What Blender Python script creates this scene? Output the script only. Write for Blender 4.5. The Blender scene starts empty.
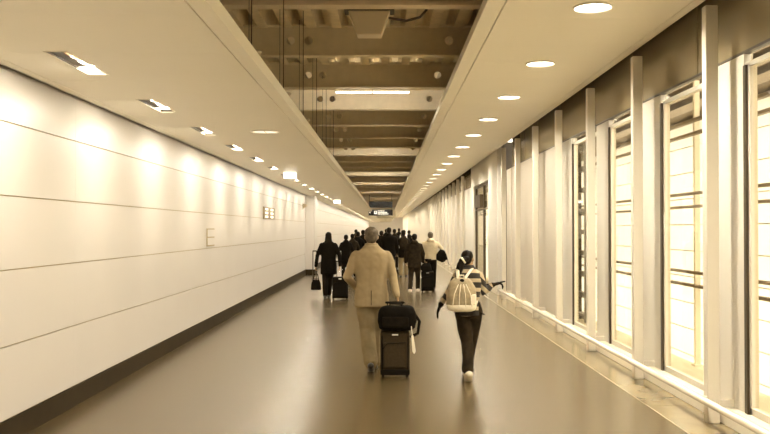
import bpy, bmesh, math, random
from mathutils import Vector, Matrix, noise
random.seed(7)
S = bpy.context.scene
C = S.collection
PI = math.pi
# ------------------------------------------------------------------ camera
H = 1.70; F = 850.0; PITCH = math.atan(12/850); YAW = math.atan(1/850)
cd = bpy.data.cameras.new('camera'); cam = bpy.data.objects.new('camera', cd); C.objects.link(cam)
cd.sensor_width = 36; cd.lens = 36*F/770; cd.clip_start = .05; cd.clip_end = 400
cam.location = (0, 0, H); cam.rotation_euler = (PI/2+PITCH, 0, YAW)
S.camera = cam
CR = cam.rotation_euler.to_matrix()
def at(px, py, D):
    """point seen at photo pixel px,py whose depth along the corridor is D"""
    d = CR @ Vector(((px-385)/F, (217-py)/F, -1)); d *= D/d.y
    return Vector((d.x, D, H+d.z))
# ------------------------------------------------------------------ world, exposure
S.view_settings.view_transform = 'Standard'; S.view_settings.look = 'None'
S.view_settings.gamma = 1; S.view_settings.use_curve_mapping = False
S.view_settings.exposure = 1.03
w = bpy.data.worlds.new('sky'); S.world = w; w.use_nodes = True
bg = w.node_tree.nodes['Background']; bg.inputs[0].default_value = (1, .935, .80, 1); bg.inputs[1].default_value = 2.2
sd = bpy.data.lights.new('sun', 'SUN'); sd.energy = 4; sd.angle = .3; sd.color = (1, .88, .64)
so = bpy.data.objects.new('sun', sd); C.objects.link(so); so.rotation_euler = Vector((-.35, -.55, 1)).to_track_quat('Z', 'Y').to_euler()
WARM = (1, .935, .80)
P_WASH = 24; P_DOWN = 50; P_TUBE = 20
Y0, Y1 = -5.0, 150.0
# ------------------------------------------------------------------ materials
def mat(name, col, rough=.6, metal=0, emit=0, var=0, scale=30, bump=0, spec=.5, coat=0):
    m = bpy.data.materials.new(name); m.use_nodes = True
    n = m.node_tree.nodes; l = m.node_tree.links; b = n['Principled BSDF']
    b.inputs['Base Color'].default_value = (*col, 1); b.inputs['Roughness'].default_value = rough
    b.inputs['Metallic'].default_value = metal; b.inputs['Specular IOR Level'].default_value = spec
    b.inputs['Coat Weight'].default_value = coat
    if emit:
        b.inputs['Emission Color'].default_value = (1, .93, .78, 1); b.inputs['Emission Strength'].default_value = emit
    if var or bump:
        tc = n.new('ShaderNodeTexCoord'); nz = n.new('ShaderNodeTexNoise'); nz.inputs['Scale'].default_value = scale
        nz.inputs['Detail'].default_value = 3; l.new(tc.outputs['Object'], nz.inputs['Vector'])
        if var:
            mr = n.new('ShaderNodeMapRange'); mr.inputs[1].default_value = .3; mr.inputs[2].default_value = .7
            mr.inputs[3].default_value = 1-var; mr.inputs[4].default_value = 1+var
            l.new(nz.outputs['Fac'], mr.inputs[0])
            mx = n.new('ShaderNodeVectorMath'); mx.operation = 'SCALE'; mx.inputs[0].default_value = col
            l.new(mr.outputs[0], mx.inputs['Scale']); l.new(mx.outputs[0], b.inputs['Base Color'])
        if bump:
            bp = n.new('ShaderNodeBump'); bp.inputs['Strength'].default_value = bump; bp.inputs['Distance'].default_value = .01
            l.new(nz.outputs['Fac'], bp.inputs['Height']); l.new(bp.outputs[0], b.inputs['Normal'])
    return m
M = {}
M['wall'] = mat('wall_panel', (.68, .63, .57), .34, var=.015, scale=1.2, spec=.55)
M['gap'] = mat('joint', (.46, .37, .22), .8)
M['base'] = mat('skirting', (.040, .028, .014), .5, var=.1, scale=4, spec=.06)
M['ceil'] = mat('ceiling_panel', (.95, .885, .72), .42, var=.01, scale=1)
M['white'] = mat('white_paint', (.80, .73, .58), .35)
M['mull'] = mat('post_paint', (.68, .62, .50), .38)
M['panel'] = mat('side_panel_paint', (.68, .63, .53), .3)
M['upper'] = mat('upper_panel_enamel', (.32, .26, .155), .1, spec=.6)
M['frame'] = mat('dark_frame', (.055, .036, .016), .4)
M['steel'] = mat('beam_paint', (.70, .59, .40), .5, var=.04, scale=8)
M['deck'] = mat('deck_steel', (.72, .60, .39), .4, metal=.2, var=.12, scale=6)
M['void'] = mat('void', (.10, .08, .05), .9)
M['rail'] = mat('rail_paint', (.80, .72, .56), .25)
M['metal'] = mat('brushed_metal', (.55, .47, .33), .3, metal=.9)
M['stone'] = mat('border_stone', (.24, .185, .10), .2, var=.12, scale=3)
M['lamp'] = mat('lamp_lens', (.9, .85, .7), .3, emit=3)
M['lampb'] = mat('lamp_end', (.9, .85, .7), .3, emit=6)
M['discglow'] = mat('unlit_disc_glow', (.80, .72, .55), .4, emit=.5)  # slight glow painted into an unlit disc
M['housing'] = mat('reflector', (.60, .50, .34), .35)
M['black'] = mat('black_fabric', (.007, .005, .0025), .8, var=.3, scale=25, spec=.06)
M['black2'] = mat('charcoal_cloth', (.012, .0085, .0045), .85, var=.3, scale=18, spec=.06)
M['brown'] = mat('dark_brown_cloth', (.024, .0165, .008), .85, var=.3, scale=14, spec=.06)
M['beige'] = mat('beige_wool', (.32, .24, .13), .85, var=.07, scale=9, bump=.15, spec=.06)
M['beige2'] = mat('beige_trouser_cloth', (.25, .19, .10), .85, var=.10, scale=9, bump=.15, spec=.06)
M['pale'] = mat('pale_jacket_cloth', (.52, .42, .26), .8, var=.10, scale=9)
M['skin'] = mat('skin', (.36, .22, .10), .5)
M['greyhair'] = mat('grey_hair', (.115, .085, .048), .7, var=.25, scale=40)
M['darkhair'] = mat('dark_hair', (.014, .010, .006), .45, var=.2, scale=40, spec=.06)
M['denim'] = mat('dark_denim', (.030, .021, .011), .85, var=.35, scale=11, bump=.2, spec=.06)
M['shoe'] = mat('dark_shoe', (.015, .011, .007), .35)
M['whiteshoe'] = mat('white_shoe', (.72, .64, .48), .5)
M['case'] = mat('suitcase_cloth', (.045, .032, .016), .75, var=.12, scale=50, spec=.06)
M['case2'] = mat('suitcase_dark', (.009, .0065, .0035), .6, spec=.06)
M['pack'] = mat('backpack_canvas', (.34, .265, .15), .75, var=.15, scale=12, bump=.3)
M['packlight'] = mat('backpack_light_trim', (.74, .65, .47), .6, var=.05)
M['paper'] = mat('paper', (.82, .76, .62), .6)
M['signblack'] = mat('sign_face', (.014, .010, .006), .3)
M['signbrown'] = mat('wall_sign_face', (.30, .22, .11), .4)
M['signwhite'] = mat('sign_white', (.85, .8, .65), .4, emit=.6)
M['facade'] = mat('outside_cladding', (.84, .82, .77), .6, var=.03, scale=.7)
M['ground'] = mat('outside_paving', (.62, .56, .43), .8, var=.1, scale=1.5)
M['outdark'] = mat('outside_dark_metal', (.16, .115, .06), .5)
# glass
g = bpy.data.materials.new('clear_glass'); g.use_nodes = True
n = g.node_tree.nodes; l = g.node_tree.links; n.clear()
o_ = n.new('ShaderNodeOutputMaterial'); mx = n.new('ShaderNodeMixShader'); tr = n.new('ShaderNodeBsdfTransparent'); gl = n.new('ShaderNodeBsdfGlossy'); lw = n.new('ShaderNodeLayerWeight'); lw.inputs[0].default_value = .5; pw = n.new('ShaderNodeMath'); pw.operation = 'POWER'; pw.inputs[1].default_value = 4; l.new(lw.outputs['Facing'], pw.inputs[0])
fr = n.new('ShaderNodeMath'); fr.operation = 'MULTIPLY_ADD'; fr.inputs[1].default_value = .35; fr.inputs[2].default_value = .04; l.new(pw.outputs[0], fr.inputs[0]); gl.inputs['Roughness'].default_value = .02; tr.inputs[0].default_value = (.93, .90, .82, 1)
l.new(fr.outputs[0], mx.inputs[0]); l.new(tr.outputs[0], mx.inputs[1]); l.new(gl.outputs[0], mx.inputs[2]); l.new(mx.outputs[0], o_.inputs[0])
M['glass'] = g
M['stripmetal'] = mat('strip_metal', (.38, .31, .19), .35)
M['frost'] = mat('frosted_glass', (.66, .60, .50), .35)
_n = M['frost'].node_tree.nodes; _l = M['frost'].node_tree.links; _t = _n.new('ShaderNodeBsdfTranslucent'); _t.inputs[0].default_value = (.62, .57, .49, 1); _m = _n.new('ShaderNodeMixShader'); _m.inputs[0].default_value = .42
_l.new(_n['Principled BSDF'].outputs[0], _m.inputs[1]); _l.new(_t.outputs[0], _m.inputs[2]); _l.new(_m.outputs[0], _n['Material Output'].inputs[0])
# floor: polished terrazzo with fine speckle and thin cross joints
def floor_mat():
    m = mat('terrazzo', (.088, .060, .025), .20, spec=1.0)
    n = m.node_tree.nodes; l = m.node_tree.links; b = n['Principled BSDF']; b.inputs['Specular Tint'].default_value = (1, .86, .60, 1)
    tc = n.new('ShaderNodeTexCoord')
    a = n.new('ShaderNodeTexNoise'); a.inputs['Scale'].default_value = 60; a.inputs['Detail'].default_value = 4
    c = n.new('ShaderNodeTexNoise'); c.inputs['Scale'].default_value = .9; c.inputs['Detail'].default_value = 3
    for q in (a, c): l.new(tc.outputs['Object'], q.inputs['Vector'])
    ad = n.new('ShaderNodeMath'); ad.operation = 'ADD'; l.new(a.outputs['Fac'], ad.inputs[0]); l.new(c.outputs['Fac'], ad.inputs[1])
    cr = n.new('ShaderNodeMapRange'); cr.inputs[1].default_value = .75; cr.inputs[2].default_value = 1.25; cr.inputs[3].default_value = .93; cr.inputs[4].default_value = 1.07
    l.new(ad.outputs[0], cr.inputs[0]); cr.interpolation_type = 'SMOOTHSTEP'
    sx = n.new('ShaderNodeSeparateXYZ'); l.new(tc.outputs['Object'], sx.inputs[0])
    s1 = n.new('ShaderNodeMath'); s1.operation = 'SUBTRACT'; s1.inputs[1].default_value = 18.06-16*2; l.new(sx.outputs[1], s1.inputs[0])
    md = n.new('ShaderNodeMath'); md.operation = 'MODULO'; md.inputs[1].default_value = 16; l.new(s1.outputs[0], md.inputs[0])
    lt = n.new('ShaderNodeMath'); lt.operation = 'LESS_THAN'; lt.inputs[1].default_value = .15; l.new(md.outputs[0], lt.inputs[0])
    sc = n.new('ShaderNodeVectorMath'); sc.operation = 'SCALE'; sc.inputs[0].default_value = (.088, .060, .025); l.new(cr.outputs[0], sc.inputs['Scale'])
    mi = n.new('ShaderNodeMix'); mi.data_type = 'RGBA'; l.new(lt.outputs[0], mi.inputs[0]); l.new(sc.outputs[0], mi.inputs[6]); mi.inputs[7].default_value = (.3, .24, .14, 1)
    l.new(mi.outputs[2], b.inputs['Base Color'])
    rr = n.new('ShaderNodeMapRange'); rr.inputs[1].default_value = .3; rr.inputs[2].default_value = .7; rr.inputs[3].default_value = .25; rr.inputs[4].default_value = .25; b.inputs['Coat Roughness'].default_value = .20
    l.new(c.outputs['Fac'], rr.inputs[0]); l.new(rr.outputs[0], b.inputs['Roughness'])
    return m
M['floor'] = floor_mat()
def stripe_mat(name, axis, period, duty, off=0):
    m = mat(name, (.5, .4, .25), .85); n = m.node_tree.nodes; l = m.node_tree.links; b = n['Principled BSDF']
    tc = n.new('ShaderNodeTexCoord'); d = n.new('ShaderNodeVectorMath'); d.operation = 'DOT_PRODUCT'; d.inputs[1].default_value = axis
    l.new(tc.outputs['Object'], d.inputs[0])
    a = n.new('ShaderNodeMath'); a.operation = 'ADD'; a.inputs[1].default_value = 50*period+off; l.new(d.outputs['Value'], a.inputs[0])
    k = n.new('ShaderNodeMath'); k.operation = 'MODULO'; k.inputs[1].default_value = period; l.new(a.outputs[0], k.inputs[0])
    t = n.new('ShaderNodeMath'); t.operation = 'LESS_THAN'; t.inputs[1].default_value = period*duty; l.new(k.outputs[0], t.inputs[0])
    mi = n.new('ShaderNodeMix'); mi.data_type = 'RGBA'; l.new(t.outputs[0], mi.inputs[0])
    mi.inputs[6].default_value = (.42, .33, .20, 1); mi.inputs[7].default_value = (.022, .016, .009, 1); l.new(mi.outputs[2], b.inputs['Base Color'])
    return m
# ------------------------------------------------------------------ mesh helpers
def box(bm, x0, x1, y0, y1, z0, z1):
    v = [bm.verts.new(p) for p in ((x0,y0,z0),(x1,y0,z0),(x1,y1,z0),(x0,y1,z0),(x0,y0,z1),(x1,y0,z1),(x1,y1,z1),(x0,y1,z1))]
    for f in ((3,2,1,0),(4,5,6,7),(0,1,5,4),(1,2,6,5),(2,3,7,6),(3,0,4,7)): bm.faces.new([v[i] for i in f])
    return v
def rings(bm, rs, cap=True):
    """rs: list of lists of points, same count; skins them"""
    vs = [[bm.verts.new(p) for p in r] for r in rs]; k = len(rs[0])
    for a, b in zip(vs, vs[1:]):
        for i in range(k): bm.faces.new((a[i], a[(i+1)%k], b[(i+1)%k], b[i]))
    if cap: bm.faces.new(vs[0][::-1]); bm.faces.new(vs[-1])
    return vs
def loft(bm, spec, n=20, p=2.3):
    """vertical body loft: (cx, cy, z, rx, ry)"""
    rs = []
    for cx, cy, z, rx, ry in spec:
        r = []
        for i in range(n):
            a = 2*PI*i/n; c, s = math.cos(a), math.sin(a)
            r.append((cx+rx*math.copysign(abs(c)**(2/p), c), cy+ry*math.copysign(abs(s)**(2/p), s), z))
        rs.append(r)
    rings(bm, rs)
def tube(bm, pts, rad, n=12, rnd=True, flat=1.0):
    pts = [Vector(p) for p in pts]
    if not isinstance(rad, (list, tuple)): rad = [rad]*len(pts)
    P, R = list(pts), list(rad)
    if rnd:
        d0 = (pts[0]-pts[1]).normalized(); d1 = (pts[-1]-pts[-2]).normalized()
        P = [pts[0]+d0*rad[0]*.95, pts[0]+d0*rad[0]*.7] + P + [pts[-1]+d1*rad[-1]*.7, pts[-1]+d1*rad[-1]*.95]
        R = [rad[0]*.25, rad[0]*.7] + R + [rad[-1]*.7, rad[-1]*.25]
    rs = []; up = None
    for i, p in enumerate(P):
        t = (P[min(i+1, len(P)-1)]-P[max(i-1, 0)]).normalized()
        if up is None:
            up = Vector((0,0,1)) if abs(t.z) < .9 else Vector((0,1,0))
        a = t.cross(up).normalized(); b = a.cross(t).normalized(); up = b
        rs.append([p+a*R[i]*math.cos(2*PI*j/n)+b*R[i]*flat*math.sin(2*PI*j/n) for j in range(n)])
    rings(bm, rs)
def ball(bm, c, r, seg=16, rot=None):
    if not isinstance(r, (list, tuple)): r = (r, r, r)
    m = Matrix.Translation(c) @ (rot.to_4x4() if rot else Matrix.Identity(4)) @ Matrix.Diagonal((*r, 1))
    bmesh.ops.create_uvsphere(bm, u_segments=seg, v_segments=seg*2//3, radius=1, matrix=m)
def disc(bm, c, r, h, axis='Z', n=24):
    m = Matrix.Translation(c)
    if axis == 'X': m = m @ Matrix.Rotation(PI/2, 4, 'Y')
    if axis == 'Y': m = m @ Matrix.Rotation(PI/2, 4, 'X')
    bmesh.ops.create_cone(bm, cap_ends=True, segments=n, radius1=r, radius2=r, depth=h, matrix=m)
def annulus(bm, c, r0, r1, h, n=28):
    rs = []
    for r, z in ((r0, 0), (r1, 0), (r1, h), (r0, h)):
        rs.append([(c[0]+r*math.cos(2*PI*i/n), c[1]+r*math.sin(2*PI*i/n), c[2]+z) for i in range(n)])
    rs.append(rs[0]); rings(bm, rs, False); bmesh.ops.remove_doubles(bm, verts=bm.verts, dist=1e-6)
def obj(name, bm, m, parent=None, smooth=False, bevel=0, subsurf=0):
    bmesh.ops.recalc_face_normals(bm, faces=bm.faces)
    me = bpy.data.meshes.new(name); bm.to_mesh(me); bm.free()
    o = bpy.data.objects.new(name, me); C.objects.link(o); me.materials.append(M[m] if isinstance(m, str) else m)
    if smooth:
        for p in me.polygons: p.use_smooth = True
    if bevel:
        b = o.modifiers.new('bevel', 'BEVEL'); b.width = bevel; b.segments = 2; b.limit_method = 'ANGLE'
    if parent: o.parent = parent
    return o
def remesh(name, bm, m, parent, vox, sm=4, fold=0, fs=9, seed=0):
    """fuse overlapping closed shapes into one continuous smooth skin, with small cloth folds"""
    bmesh.ops.recalc_face_normals(bm, faces=bm.faces)
    me = bpy.data.meshes.new('tmp'); bm.to_mesh(me); bm.free()
    t = bpy.data.objects.new('tmp', me); C.objects.link(t)
    r = t.modifiers.new('r', 'REMESH'); r.mode = 'VOXEL'; r.voxel_size = vox
    s = t.modifiers.new('s', 'SMOOTH'); s.iterations = sm; s.factor = .5
    dg = bpy.context.evaluated_depsgraph_get(); dg.update()
    me2 = bpy.data.meshes.new_from_object(t.evaluated_get(dg)); me2.name = name
    bpy.data.objects.remove(t); bpy.data.meshes.remove(me)
    if fold:
        nn = [v.normal.copy() for v in me2.vertices]
        for v, q in zip(me2.vertices, nn):
            p = v.co; d = noise.noise(Vector((p.x*fs*1.5+seed*3.1, p.y*fs*1.5, p.z*fs*.7+seed))) + .5*noise.noise(p*fs*3)
            v.co = p+q*d*fold
    me2.materials.clear(); me2.materials.append(M[m] if isinstance(m, str) else m)
    for p in me2.polygons: p.use_smooth = True
    o = bpy.data.objects.new(name, me2); C.objects.link(o)
    if parent: o.parent = parent
    return o
def tag(o, label, cat, group=None, kind=None):
    o['label'] = label; o['category'] = cat
    if group: o['group'] = group
    if kind: o['kind'] = kind
    return o
def thing(name, label, cat, loc=(0,0,0), rz=0, group=None):
    o = bpy.data.objects.new(name, None); C.objects.link(o); o.empty_display_size = .1
    o.location = loc; o.rotation_euler = (0, 0, rz); return tag(o, label, cat, group)
def struct(name, bm, m, label=None, cat=None, **k):
    o = obj(name, bm, m, **k); o['kind'] = 'structure'
    if label: o['label'] = label
    if cat: o['category'] = cat
    return o
def B(): return bmesh.new()
def copytree(root, loc):
    def cp(s, par):
        c = s.copy(); C.objects.link(c)
        if par: c.parent = par
        for ch in s.children: cp(ch, c)
        return c
    r = cp(root, None); r.location = loc; return r
ORD = ['nearest', 'second', 'third', 'fourth', 'fifth', 'sixth', 'seventh', 'eighth', 'ninth', 'tenth', 'eleventh', 'twelfth', 'thirteenth', 'fourteenth', 'fifteenth', 'sixteenth']
# ------------------------------------------------------------------ structure: floor
bm = B(); box(bm, -3.05, 2.507, Y0, Y1, -.12, 0)
struct('floor', bm, 'floor', 'polished brown terrazzo floor running down the corridor', 'floor')
bm = B()
y = Y0
while y < Y1:
    y2 = min(y+1.1, Y1)
    box(bm, 2.523, 3.3, y+.004, y2-.004, -.12, 0); y = y2
box(bm, 2.523, 3.3, Y0, Y1, -.12, -.006)
struct('trim_1', bm, 'stone', 'polished stone border slabs along the window wall', 'floor border')
bm = B(); box(bm, 2.507, 2.523, Y0, Y1, -.1, .002)
struct('trim_2', bm, 'stripmetal', 'thin pale strip between terrazzo and stone border', 'floor strip')
# left wall
zs = [.192, .771, 1.374, 1.964, 2.547, 3.14]
bm = B(); box(bm, -3.2, -3.012, Y0, Y1, 0, 3.6); struct('wall_left', bm, 'gap', 'dark backing behind the left wall panels', 'wall')
bm = B()
for a, b in zip(zs, zs[1:]):
    y = Y0
    while y < Y1:
        y2 = min(y+2.2, Y1)
        box(bm, -3.011, -3.0, y+.0006, y2-.0006, a+.005, b-.005); y = y2
struct('wall_left', bm, 'wall', 'glossy cream metal panels cladding the left wall', 'wall')
bm = B(); box(bm, -3.011, -2.985, Y0, Y1, 0, .187); struct('baseboard_left', bm, 'base', 'dark brown skirting along the left wall', 'baseboard')
# left ceiling (lower) with slots for the wall washer lights
LZ = 2.944; WY = [6.375+2.2*k for k in range(-4, 64)]
bm = B(); T = .03
def ystrips(bm, x0, x1, ya, yb, z, t, step=1.1, g=.0015):
    y = ya
    while y < yb-1e-6:
        y2 = min(y+step, yb); box(bm, x0, x1, y+g, y2-g, z, z+t); y = y2
ystrips(bm, -2.92, -2.815, Y0, Y1, LZ, T, 4.4)
ystrips(bm, -2.81, -2.39, Y0, Y1, LZ, T); ystrips(bm, -2.243, -1.10, Y0, Y1, LZ, T)
y = Y0
for c in WY+[Y1+.435]:
    if c-.435 > y: box(bm, -2.39, -2.243, y, min(c-.435, Y1), LZ, LZ+T)
    y = c+.435
box(bm, -1.09, -.983, Y0, 95, LZ, LZ+.105); 
box(bm, -2.92, -2.90, Y0, Y1, LZ, LZ+.12)
struct('ceiling', bm, 'ceil', 'lower cream panelled ceiling along the left wall', 'ceiling')
# right ceiling (higher)
RZ = 3.74
bm = B(); ystrips(bm, 1.083, 2.745, Y0, Y1, RZ, T); box(bm, .909, 1.072, Y0, 95, RZ, RZ+.1); ystrips(bm, 2.753, 2.85, Y0, Y1, RZ, .07, 4.4)
struct('ceiling', bm, 'ceil', 'higher cream panelled ceiling beside the windows', 'ceiling')
# far ceiling closing the open slot
bm = B(); box(bm, -1.1, .95, 95, Y1, 2.97, 3.0); box(bm, -2.4, 1.1, 95, 95.1, 2.97, 4.6); box(bm, .92, .95, 95, Y1, 3.0, 3.9)
struct('ceiling', bm, 'ceil', 'far end of the ceiling behind the hanging sign', 'ceiling')
# dark boards added above the open slot to stop light leaks
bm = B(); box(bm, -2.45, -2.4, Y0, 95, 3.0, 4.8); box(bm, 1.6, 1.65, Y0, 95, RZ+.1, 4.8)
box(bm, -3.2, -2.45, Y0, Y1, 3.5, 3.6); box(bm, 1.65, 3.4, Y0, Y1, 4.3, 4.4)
struct('leak_board', bm, 'void', 'dark boards added above the ceiling panels to stop light leaks', 'wall')
# ribbed steel deck
bm = B(); p0 = -2.4; pitch = .333; zt, zb_ = 4.72, 4.45
prof = []
x = p0
while x < 1.6:
    prof += [(x, zb_), (x+.12, zb_), (x+.17, zt), (x+.283, zt)]; x += pitch
prof.append((x, zb_))
a = [bm.verts.new((px, Y0, pz)) for px, pz in prof]; b = [bm.verts.new((px, 95, pz)) for px, pz in prof]
for i in range(len(prof)-1): bm.faces.new((a[i], a[i+1], b[i+1], b[i]))
o = struct('ceiling', bm, 'deck', 'ribbed steel roof deck seen above the beams', 'ceiling')
sl = o.modifiers.new('s', 'SOLIDIFY'); sl.thickness = .01
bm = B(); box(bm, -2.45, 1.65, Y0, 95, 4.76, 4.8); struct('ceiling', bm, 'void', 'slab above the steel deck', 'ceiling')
# end walls; frosted far one is added to brighten the corridor end
bm = B(); box(bm, -3.3, 3.4, Y1, Y1+.02, 0, 4.4); struct('wall_back', bm, 'frost', 'frosted end wall, added so daylight brightens the corridor end', 'wall')
bm = B(); box(bm, -3.3, 3.4, Y0-.1, Y0, 0, 4.6); struct('wall_front', bm, 'wall', 'wall behind the camera', 'wall')
# left pilaster
bm = B(); box(bm, -3.0, -2.66, 31.6, 32.8, .2, LZ-.004)
pil = struct('wall_left', bm, 'wall', 'cream pilaster projecting from the left wall', 'pilaster')
bm = B(); box(bm, -2.99, -2.65, 31.59, 32.81, 0, .195); struct('baseboard_left', bm, 'base', 'dark skirting around the pilaster', 'baseboard')
# ------------------------------------------------------------------ right window wall
MX0, MX1, GX = 2.81, 2.92, 3.08
def bay(k, style):
    yk = 7.45+2.2*k; yn = yk-2.2
    e = bpy.data.objects.new('window_%d' % (k+8), None); C.objects.link(e); e.location = (GX, yk, 0); e['kind'] = 'structure'
    e['category'] = 'window bay'
    e['label'] = 'window wall bay at the post, ' + ('%s from the front' % ORD[k+1] if 0 <= k+1 < 16 else 'far down the corridor')
    def p(name, bm, m, bev=0, par=None):
        for v in bm.verts: v.co -= e.location
        return obj(name, bm, m, par or e, bevel=bev)
    bm = B(); box(bm, MX0, MX1, yk, yk+.10, 0, 3.67); p('post', bm, 'mull', .008)
    bm = B(); box(bm, MX1, GX+.03, yk+.02, yk+.08, .14, .2); p('post_bracket', bm, 'mull')
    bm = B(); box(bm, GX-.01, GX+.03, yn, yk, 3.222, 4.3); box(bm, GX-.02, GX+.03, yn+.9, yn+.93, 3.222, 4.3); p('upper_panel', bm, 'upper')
    bm = B(); box(bm, GX-.03, GX+.03, yn, yk, 3.195, 3.218)
    p('transom', bm, 'frame')
    if style == 'glass':
        a, b_ = yk-.22, yk+.45
        if k == 3: a, b_ = yk-.15, yk+.8
        bm = B(); box(bm, GX-.03, GX+.05, a, b_, .13, 3.193); p('side_panel', bm, 'panel', .004)
        lo = yn+.45 if k != 4 else yn+.8
        fr_ = B(); box(fr_, GX-.04, GX+.05, a-.055, a-.002, .14, 3.09); p('frame_stile', fr_, 'frame')
        fr_ = B(); box(fr_, GX-.02, GX+.04, a-.10, a-.056, .14, 3.09); box(fr_, GX-.02, GX+.04, lo+.002, lo+.04, .14, 3.09)
        box(fr_, GX-.02, GX+.04, lo, a, 3.07, 3.115); box(fr_, GX-.02, GX+.04, lo, a, .14, .20); p('frame', fr_, 'mull')
        bm = B(); box(bm, GX+.005, GX+.015, lo, a-.06, .16, 3.193); p('pane', bm, 'glass')
    elif style == 'opaque':
        a = yk-1.0
        bm = B(); box(bm, GX-.03, GX-.01, a, yk+.0, .13, 3.193); p('side_panel', bm, 'frost')
        bm = B(); box(bm, GX-.02, GX+.04, a-.05, a, .13, 3.193); p('frame_stile', bm, 'frame')
        bm = B(); box(bm, GX-.03, GX-.01, yn+(.81 if k == 4 else 0), a-.05, .13, 3.193); p('side_panel', bm, 'frost')
    return e
for k in range(-5, 47):
    if k == 7 or k == 8 or k == 9 or k == 10: continue
    bay(k, 'glass' if k <= 3 else 'opaque')
bm = B(); box(bm, 2.94, 3.12, Y0, 21.9, 0, .125); box(bm, 2.97, 3.10, Y0, 21.9, .125, .14); box(bm, 2.94, 3.12, 31, Y1, 0, .14)
struct('trim_3', bm, 'white', 'low cream kerb under the window wall', 'kerb', bevel=.006)
bm = B(); box(bm, 3.12, 3.3, Y0, Y1, -.1, .12); struct('trim_4', bm, 'ground', 'sill outside the window wall', 'sill')
bm = B(); box(bm, 2.95, 3.1, 108.7, Y1, 0, 3.9); struct('wall_right', bm, 'panel', 'far end of the right wall', 'wall')
# wide pillar and doorway
bm = B(); box(bm, 2.87, 3.3, 21.95, 23.85, 0, 3.9); struct('wall_right', bm, 'panel', 'wide cream pillar beside the dark doorway', 'pillar', bevel=.01)
bm = B(); box(bm, 3.05, 3.07, 20.76, 21.5, .13, 3.19); struct('window_70', bm, 'frost', 'frosted panel beside the dark recess', 'window')
bm = B(); box(bm, 2.98, 3.3, 21.5, 21.94, 0, 3.9); struct('wall_right', bm, 'frame', 'dark box standing for the shade in the recess beside the wide cream pillar', 'wall')  # solid box, its dark colour stands in for shade inside the slot
bm = B(); box(bm, 2.95, 3.3, 23.85, 29.5, 3.12, 4.2); box(bm, 2.95, 3.3, 28.6, 31.6, 0, 3.12); struct('wall_right', bm, 'panel', 'cream wall around the dark doorway', 'wall')
d = bpy.data.objects.new('door_1', None); C.objects.link(d); d.location = (3.05, 26.2, 0); d['kind'] = 'structure'; d['label'] = 'tall dark framed glass doorway beyond the wide pillar'; d['category'] = 'door'
def dp(name, bm, m):
    for v in bm.verts: v.co -= d.location
    return obj(name, bm, m, d)
bm = B()
for yy in (23.9, 26.2, 28.5): box(bm, 3.0, 3.08, yy, yy+.06, 0, 3.1)
box(bm, 3.0, 3.08, 23.9, 28.56, 3.04, 3.1); box(bm, 3.0, 3.08, 23.9, 28.56, 2.3, 2.34); dp('door_frame', bm, 'frame')
bm = B(); box(bm, 3.03, 3.04, 24, 28.5, .05, 3.02); dp('pane', bm, 'glass')
bm = B(); box(bm, 2.97, 3.2, 26.9, 28.4, 2.4, 2.8); dp('door_header', bm, 'frame')
bm = B(); box(bm, 2.9, 2.94, 24.1, 24.13, .9, 1.3); dp('door_handle', bm, 'metal')
bm = B(); box(bm, 3.9, 4.0, 23, 31, -.1, 1.3); struct('dark_room_box', bm, 'outdark', 'dark box added for the dark interior behind the doorway', 'wall')  # added box that makes the room behind the glass look dark
# ------------------------------------------------------------------ outside
bm = B(); 
z = -3.0
while z < 4.2:
    y = Y0-6
    while y < 70: box(bm, 7.0, 7.05, y+.012, y+2.988, z+.012, z+.588); y += 3
    z += .6
struct('wall_outside', bm, 'facade', 'white panelled building seen through the windows', 'building')
bm = B(); box(bm, 7.06, 7.4, Y0-6, 70, -3.1, 4.25); struct('wall_outside', bm, 'ground', 'backing of the white panelled building', 'building')
ob_ = thing('roof_edge', 'dark slatted roof edge of the building outside', 'roof edge', (7, 30, 4.3))
for z in (4.3, 4.62, 4.9, 5.15):
    bm = B(); box(bm, -.3, .5, -36, 40, z-4.3, z-4.3+.17); obj('slat', bm, 'outdark', ob_)
bm = B(); box(bm, 3.3, 7.4, Y0-6, 70, -3.2, -3.1); struct('ground', bm, 'ground', 'pale paving outside', 'ground')
bm = B(); box(bm, 3.3, 3.62, Y0, 22, .08, .12); struct('ledge', bm, 'ground', 'pale ledge outside the window wall', 'ledge')
for i, (zc, nm) in enumerate(((1.13, 'low'), (2.03, 'middle'), (2.86, 'high'))):
    t = thing('outdoor_rail', '%s pale double-edged rail running outside the windows' % nm, 'rail', (3.5, Y0, zc), 0, 'rails outside the windows')
    bm = B(); bm.free()
    for s in (-.075, .075):
        bm = B(); box(bm, -.03, .03, 0, 26, s-.016, s+.016); obj('edge_strip', bm, 'outdark', t)
for k in range(-3, 5):
    yk = 9.85+2.2*k
    t = thing('outdoor_post', 'pale post outside the glass, %s along the outdoor rails' % (ORD[k+3]), 'post', (3.6, yk, .12), 0, 'posts outside the windows')
    bm = B(); box(bm, -.03, .03, -.025, .025, 0, 3.3); obj('shaft', bm, 'white', t); bm = B(); box(bm, -.05, .05, -.07, .07, 0, .02); obj('base_plate', bm, 'white', t)
t = thing('lattice_frame', 'dark ladder-like steel frame standing outside the fourth window', 'steel frame', (3.4, 14.7, .12))
for yy in (-.37, .30):
    bm = B(); box(bm, -.05, .05, yy, yy+.07, 0, 3.1); obj('upright', bm, 'frame', t)
for i in range(9):
    bm = B(); box(bm, -.05, .05, -.32, .32, .05+.36*i, .13+.36*i); obj('rung', bm, 'frame', t)
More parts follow.
